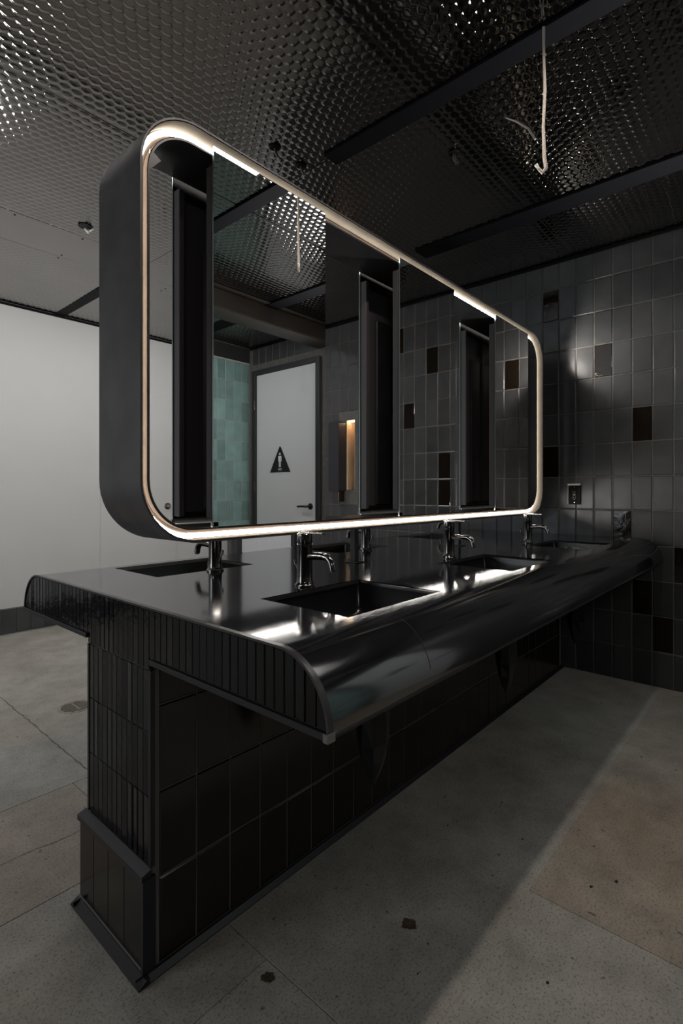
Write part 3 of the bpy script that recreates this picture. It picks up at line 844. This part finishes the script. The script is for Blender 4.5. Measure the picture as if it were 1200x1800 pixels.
for sgn, yf in ((1, MF), (-1, MB_)):
    hoop([(0.0047, yf+sgn*0.0015), (0.0047, yf+sgn*CH), (0.0065, yf+sgn*CH), (0.0065, yf+sgn*0.0015)], M['ply'], 'channel_lining')
    hoop([(0.0067, yf+sgn*CH), (0.0067, yf+sgn*(CH+0.003)), (S_IN, yf+sgn*(CH+0.003)), (S_IN, yf+sgn*CH)], M['copper'], 'channel_back')
    hoop([(S_IN-0.0015, yf+sgn*0.028), (S_IN-0.0015, yf+sgn*(CH-0.001)), (S_IN, yf+sgn*(CH-0.001)), (S_IN, yf+sgn*0.028)], M['copper'], 'ring_face')
    # led tape: sags towards the inner ring along the middle of the top run
    n_all = len(ring(0.02))
    def led_ring(base_s):
        r0 = ring(base_s); r1 = ring(base_s+0.012)
        out = []
        for a_, b_ in zip(r0, r1):
            f = 0.0
            if a_[1] > ZTP-0.05:
                xx = a_[0]
                f = min(1, max(0, (xx-0.35)/0.15)) * min(1, max(0, (1.50-xx)/0.15))
            out.append((a_[0]*(1-f)+b_[0]*f, a_[1]*(1-f)+b_[1]*f))
        return out
    a_, b_ = led_ring(0.0105), led_ring(0.0225)
    hoop([(a_, yf+sgn*(CH-0.0005)), (a_, yf+sgn*(CH-0.007)), (b_, yf+sgn*(CH-0.007)), (b_, yf+sgn*(CH-0.0005))], M['led'], 'led_strip')
hoop([(S_IN+0.0002, MF+0.027), (S_IN+0.0002, MB_-0.027), (S_IN+0.005, MB_-0.027), (S_IN+0.005, MF+0.027)], M['steel_gloss'], 'inner_ring')
# brackets at the corners of the inner ring
bm = B()
for (x, z, sx_, sz_) in ((MX0+0.041, ZTP-0.16, 1, 1),):
    prism(bm, [(x, z), (x+0.03, z+0.035), (x+0.005, z+0.05), (x, z+0.05)], 'Y', MF+0.029, MF+0.031)
obj('corner_bracket', bm, M['steel_gloss'], mb, moff)
# mirror panels (front and back) with folded steel back trays
MXS = [(0.205, 0.650), (1.088, 1.528), (1.970, 2.415)]
MZ0, MZ1 = 1.050, 2.084
for (x0, x1) in MXS:
    for sgn in (1, -1):
        yf = MF*sgn + sgn*0.005          # glass front, near the lip plane
        yb = yf + sgn*0.006
        bm = B(); box(bm, x0, min(yf, yb), MZ0, x1, max(yf, yb), MZ1)
        me_ = None
        pnl = obj('mirror_panel', bm, M['glass_edge'], mb, moff)
        pnl.data.materials.append(M['mirror'])
        for p in pnl.data.polygons:
            if abs(p.normal.y) > 0.9 and p.normal.y*sgn < 0: p.material_index = 1
        obj('backing_board', box(B(), x0+0.0005, min(yb+sgn*0.0002, yb+sgn*0.0018), MZ0, x1-0.0005, max(yb+sgn*0.0002, yb+sgn*0.0018), MZ1), M['backing'], pnl)
        # back tray
        t0 = yb + sgn*0.0020
        bm = B()
        def bx(xa, za, xb_, zb_, d0, d1, bev=0.0):
            ya, yb2 = t0+sgn*d0, t0+sgn*d1
            box(bm, xa, min(ya, yb2), za, xb_, max(ya, yb2), zb_, bev)
        bx(x0+0.002, 1.072, x1-0.002, 2.040, 0, 0.004)
        for (a1_, c1_) in ((x0+0.002, x0+0.020), (x1-0.020, x1-0.002)): bx(a1_, 1.072, c1_, 2.040, 0.0042, 0.030, 0.0015)
        obj('back_tray', bm, M['tray'], pnl)
        bm = B(); bx(x0+0.021, 2.026, x1-0.021, 2.040, 0.0042, 0.022, 0.0015); obj('tray_flange', bm, M['sign_black'], pnl)
        bm = B(); bx(x0+0.021, 1.072, x1-0.021, 1.085, 0.0042, 0.022, 0.0015); obj('tray_flange', bm, M['sign_black'], pnl)
        xm = (x0+x1)/2
        for (cxa, wch) in ((xm-0.125, 0.075), (xm+0.02, 0.075)):
            bm = B(); bx(cxa, 1.086, cxa+0.105, 1.900, 0.0043, 0.016, 0.006)
            obj('hat_channel', bm, M['steel_gloss'], pnl)
        bm = B(); bx(xm-0.006, 1.086, xm+0.004, 2.025, 0.0043, 0.024, 0.001)
        obj('centre_rail', bm, M['steel_gloss'], pnl)
        for zz_ in (1.16, 1.40, 1.62, 1.86):
            bm = B(); bx(x1-0.036, zz_, x1-0.026, zz_+0.028, 0.0043, 0.014, 0.001)
            obj('clip', bm, M['chrome'], pnl)
        bm = B(); bx(x0-0.004, MZ0-0.002, x0+0.016, MZ0+0.012, -0.008, -0.001)
        obj('corner_clip', bm, M['chrome'], pnl)
# hidden-in-the-gap stand-offs that carry the frame on the counter
for x in (0.93, 1.755):
    e = empty('support_post', (x, 0, ZT+0.0004), 'dark steel post between counter and mirror frame, %s' % ('left of the middle mirror' if x < 1.2 else 'right of the middle mirror'), 'post')
    obj('post_tube', box(B(), -0.012, -0.012, 0.004, 0.012, 0.012, ZB-ZT-0.001, 0.001), M['steel'], e)
    obj('foot_plate', box(B(), -0.03, -0.03, 0.0, 0.03, 0.03, 0.0038, 0.001), M['steel'], e)

# ================================================================== SMALL THINGS
# outlet
ou = empty('wall_outlet', (XR, -0.232, 1.065), 'black two-socket wall outlet with pale caulk on top, above the far end of the counter', 'outlet')
obj('cover_plate', box(B(), -0.012, -0.038, 0.0, -0.0045, 0.038, 0.122, 0.002, 2), M['plastic'], ou)
obj('caulk_bead', box(B(), -0.018, -0.040, 0.1222, -0.0042, 0.040, 0.133, 0.001), M['caulk'], ou)
obj('caulk_bead', box(B(), -0.011, 0.0382, 0.0, -0.0042, 0.0405, 0.122), M['caulk'], ou)
gf = obj('receptacle', box(B(), -0.0145, -0.0165, 0.028, -0.0121, 0.0165, 0.095, 0.001), M['plastic'], ou)
for zc_ in (0.043, 0.080):
    bm = B(); box(bm, -0.0150, -0.008, zc_-0.005, -0.0146, -0.0055, zc_+0.005); box(bm, -0.0150, 0.0055, zc_-0.006, -0.0146, 0.008, zc_+0.006); disc(bm, 0, zc_-0.011, 0.003, -0.0150, -0.0146, 8)
    obj('slots', bm, M['plastic_grey'], gf)
obj('button', box(B(), -0.0158, -0.008, 0.0575, -0.0146, 0.008, 0.0605), M['plastic_grey'], gf)
obj('button', box(B(), -0.0158, -0.008, 0.0625, -0.0146, 0.008, 0.0655), M['plastic_grey'], gf)
for zc_ in (0.012, 0.110):
    bm = B(); disc(bm, 0, zc_, 0.003, -0.0128, -0.0121, 10); obj('screw', bm, M['chrome'], ou)
# floor drain
fd = empty('floor_drain', (0.515, 1.585, 0.0), 'round iron floor drain grate in the concrete left of the pedestal', 'drain')
bm = B(); lathe(bm, [(0.070, 0.0006), (0.072, 0.003), (0.084, 0.003), (0.087, 0.0006)], 36); obj('ring', bm, M['rust'], fd)
bm = B(); lathe(bm, [(0, 0.0007), (0.070, 0.0007)], 36); obj('well', bm, M['void'], fd)
for q in range(-5, 6):
    yy = q*0.012; hl = math.sqrt(max(0.068**2-yy**2, 0))
    obj('grate_bar', box(B(), -hl, yy-0.0026, 0.0009, hl, yy+0.0026, 0.0028), M['rust'], fd)
obj('grate_bar', box(B(), -0.004, -0.066, 0.0029, 0.004, 0.066, 0.0036), M['rust'], fd)
# hanging cable from the black batten
hc = empty('hanging_cable', (1.075, -0.68, ZC-0.013), 'pale cable hanging from the black ceiling batten with a hooked end', 'cable')
bm = B(); tube(bm, [(0, 0, 0), (0.002, 0, -0.10), (0.006, -0.002, -0.20), (0.002, 0.002, -0.32), (0.006, 0, -0.42), (0.010, -0.004, -0.455), (0.002, 0.006, -0.470), (-0.008, 0.014, -0.458)], [0.0042, 0.004, 0.0055, 0.005, 0.006, 0.006, 0.006, 0.005], 8)
obj('sheath', bm, M['rope'], hc, smooth=0.9)
bm = B(); tube(bm, [(-0.008, 0.014, -0.458), (-0.013, 0.02, -0.445)], [0.004, 0.006], 8)
obj('end_tip', bm, M['caulk'], hc, smooth=0.9)
bm = B(); tube(bm, [(0.005, 0.004, 0), (0.010, 0.006, -0.05), (0.006, 0.004, -0.10)], 0.0025, 8)
obj('tie_wire', bm, M['chrome'], hc, smooth=0.9)
cw = empty('ceiling_wire', (1.40, -0.41, ZC-0.001), 'short pale wire drooping from the embossed ceiling beside the hanging cable', 'wire')
bm = B(); tube(bm, [(0, 0, 0), (0.02, -0.035, -0.02), (0.045, -0.075, -0.055), (0.055, -0.10, -0.105)], [0.002, 0.0035, 0.0042, 0.0045], 8)
obj('sheath', bm, M['rope'], cw, smooth=0.9)
def sprinkler(x, y, label):
    e = empty('ceiling_stub', (x, y, ZC-0.004), label, 'ceiling fitting')
    bm = B(); lathe(bm, [(0, -0.003), (0.022, -0.003), (0.026, 0.0)], 20); obj('escutcheon', bm, M['batten'], e)
    bm = B(); tube(bm, [(0, 0, -0.003), (0.003, 0, -0.022), (0.012, -0.004, -0.036)], [0.006, 0.007, 0.005], 10); obj('stub', bm, M['steel_gloss'], e, smooth=0.8)
    bm = B(); lathe(bm, [(0, -0.046), (0.008, -0.044), (0.008, -0.036), (0, -0.034)], 12, 0.014, -0.005); obj('tip', bm, M['chrome'], e, smooth=0.8)
sprinkler(1.455, -0.144, 'small dark ceiling fitting with a bright tip, above the far half of the mirror frame')
sprinkler(0.90, 0.43, 'small dark ceiling fitting above the mirror frame top edge, left of a pair')
sprinkler(1.065, 0.434, 'small dark ceiling fitting above the mirror frame top edge, right of a pair')
jb = empty('ceiling_opening', (0.635, 1.76, ZC-0.006), 'cut hole with loose pale wiring in the ceiling sheet over the white wall side', 'ceiling hole')
bm = B(); lathe(bm, [(0, 0.0), (0.036, 0.0), (0.038, 0.002)], 20); obj('hole', bm, M['void'], jb)
bm = B(); tube(bm, [(0.03, 0.02, 0), (0.02, 0.01, -0.02), (0.0, 0.0, -0.012), (0.01, -0.015, -0.028)], [0.006, 0.008, 0.006, 0.004], 8); tube(bm, [(0.04, -0.01, 0), (0.03, 0.0, -0.012), (0.02, -0.02, -0.02)], 0.005, 8)
obj('wiring', bm, M['caulk'], jb, smooth=0.9)
print('tiles', cnt, 'objects', len(bpy.data.objects))
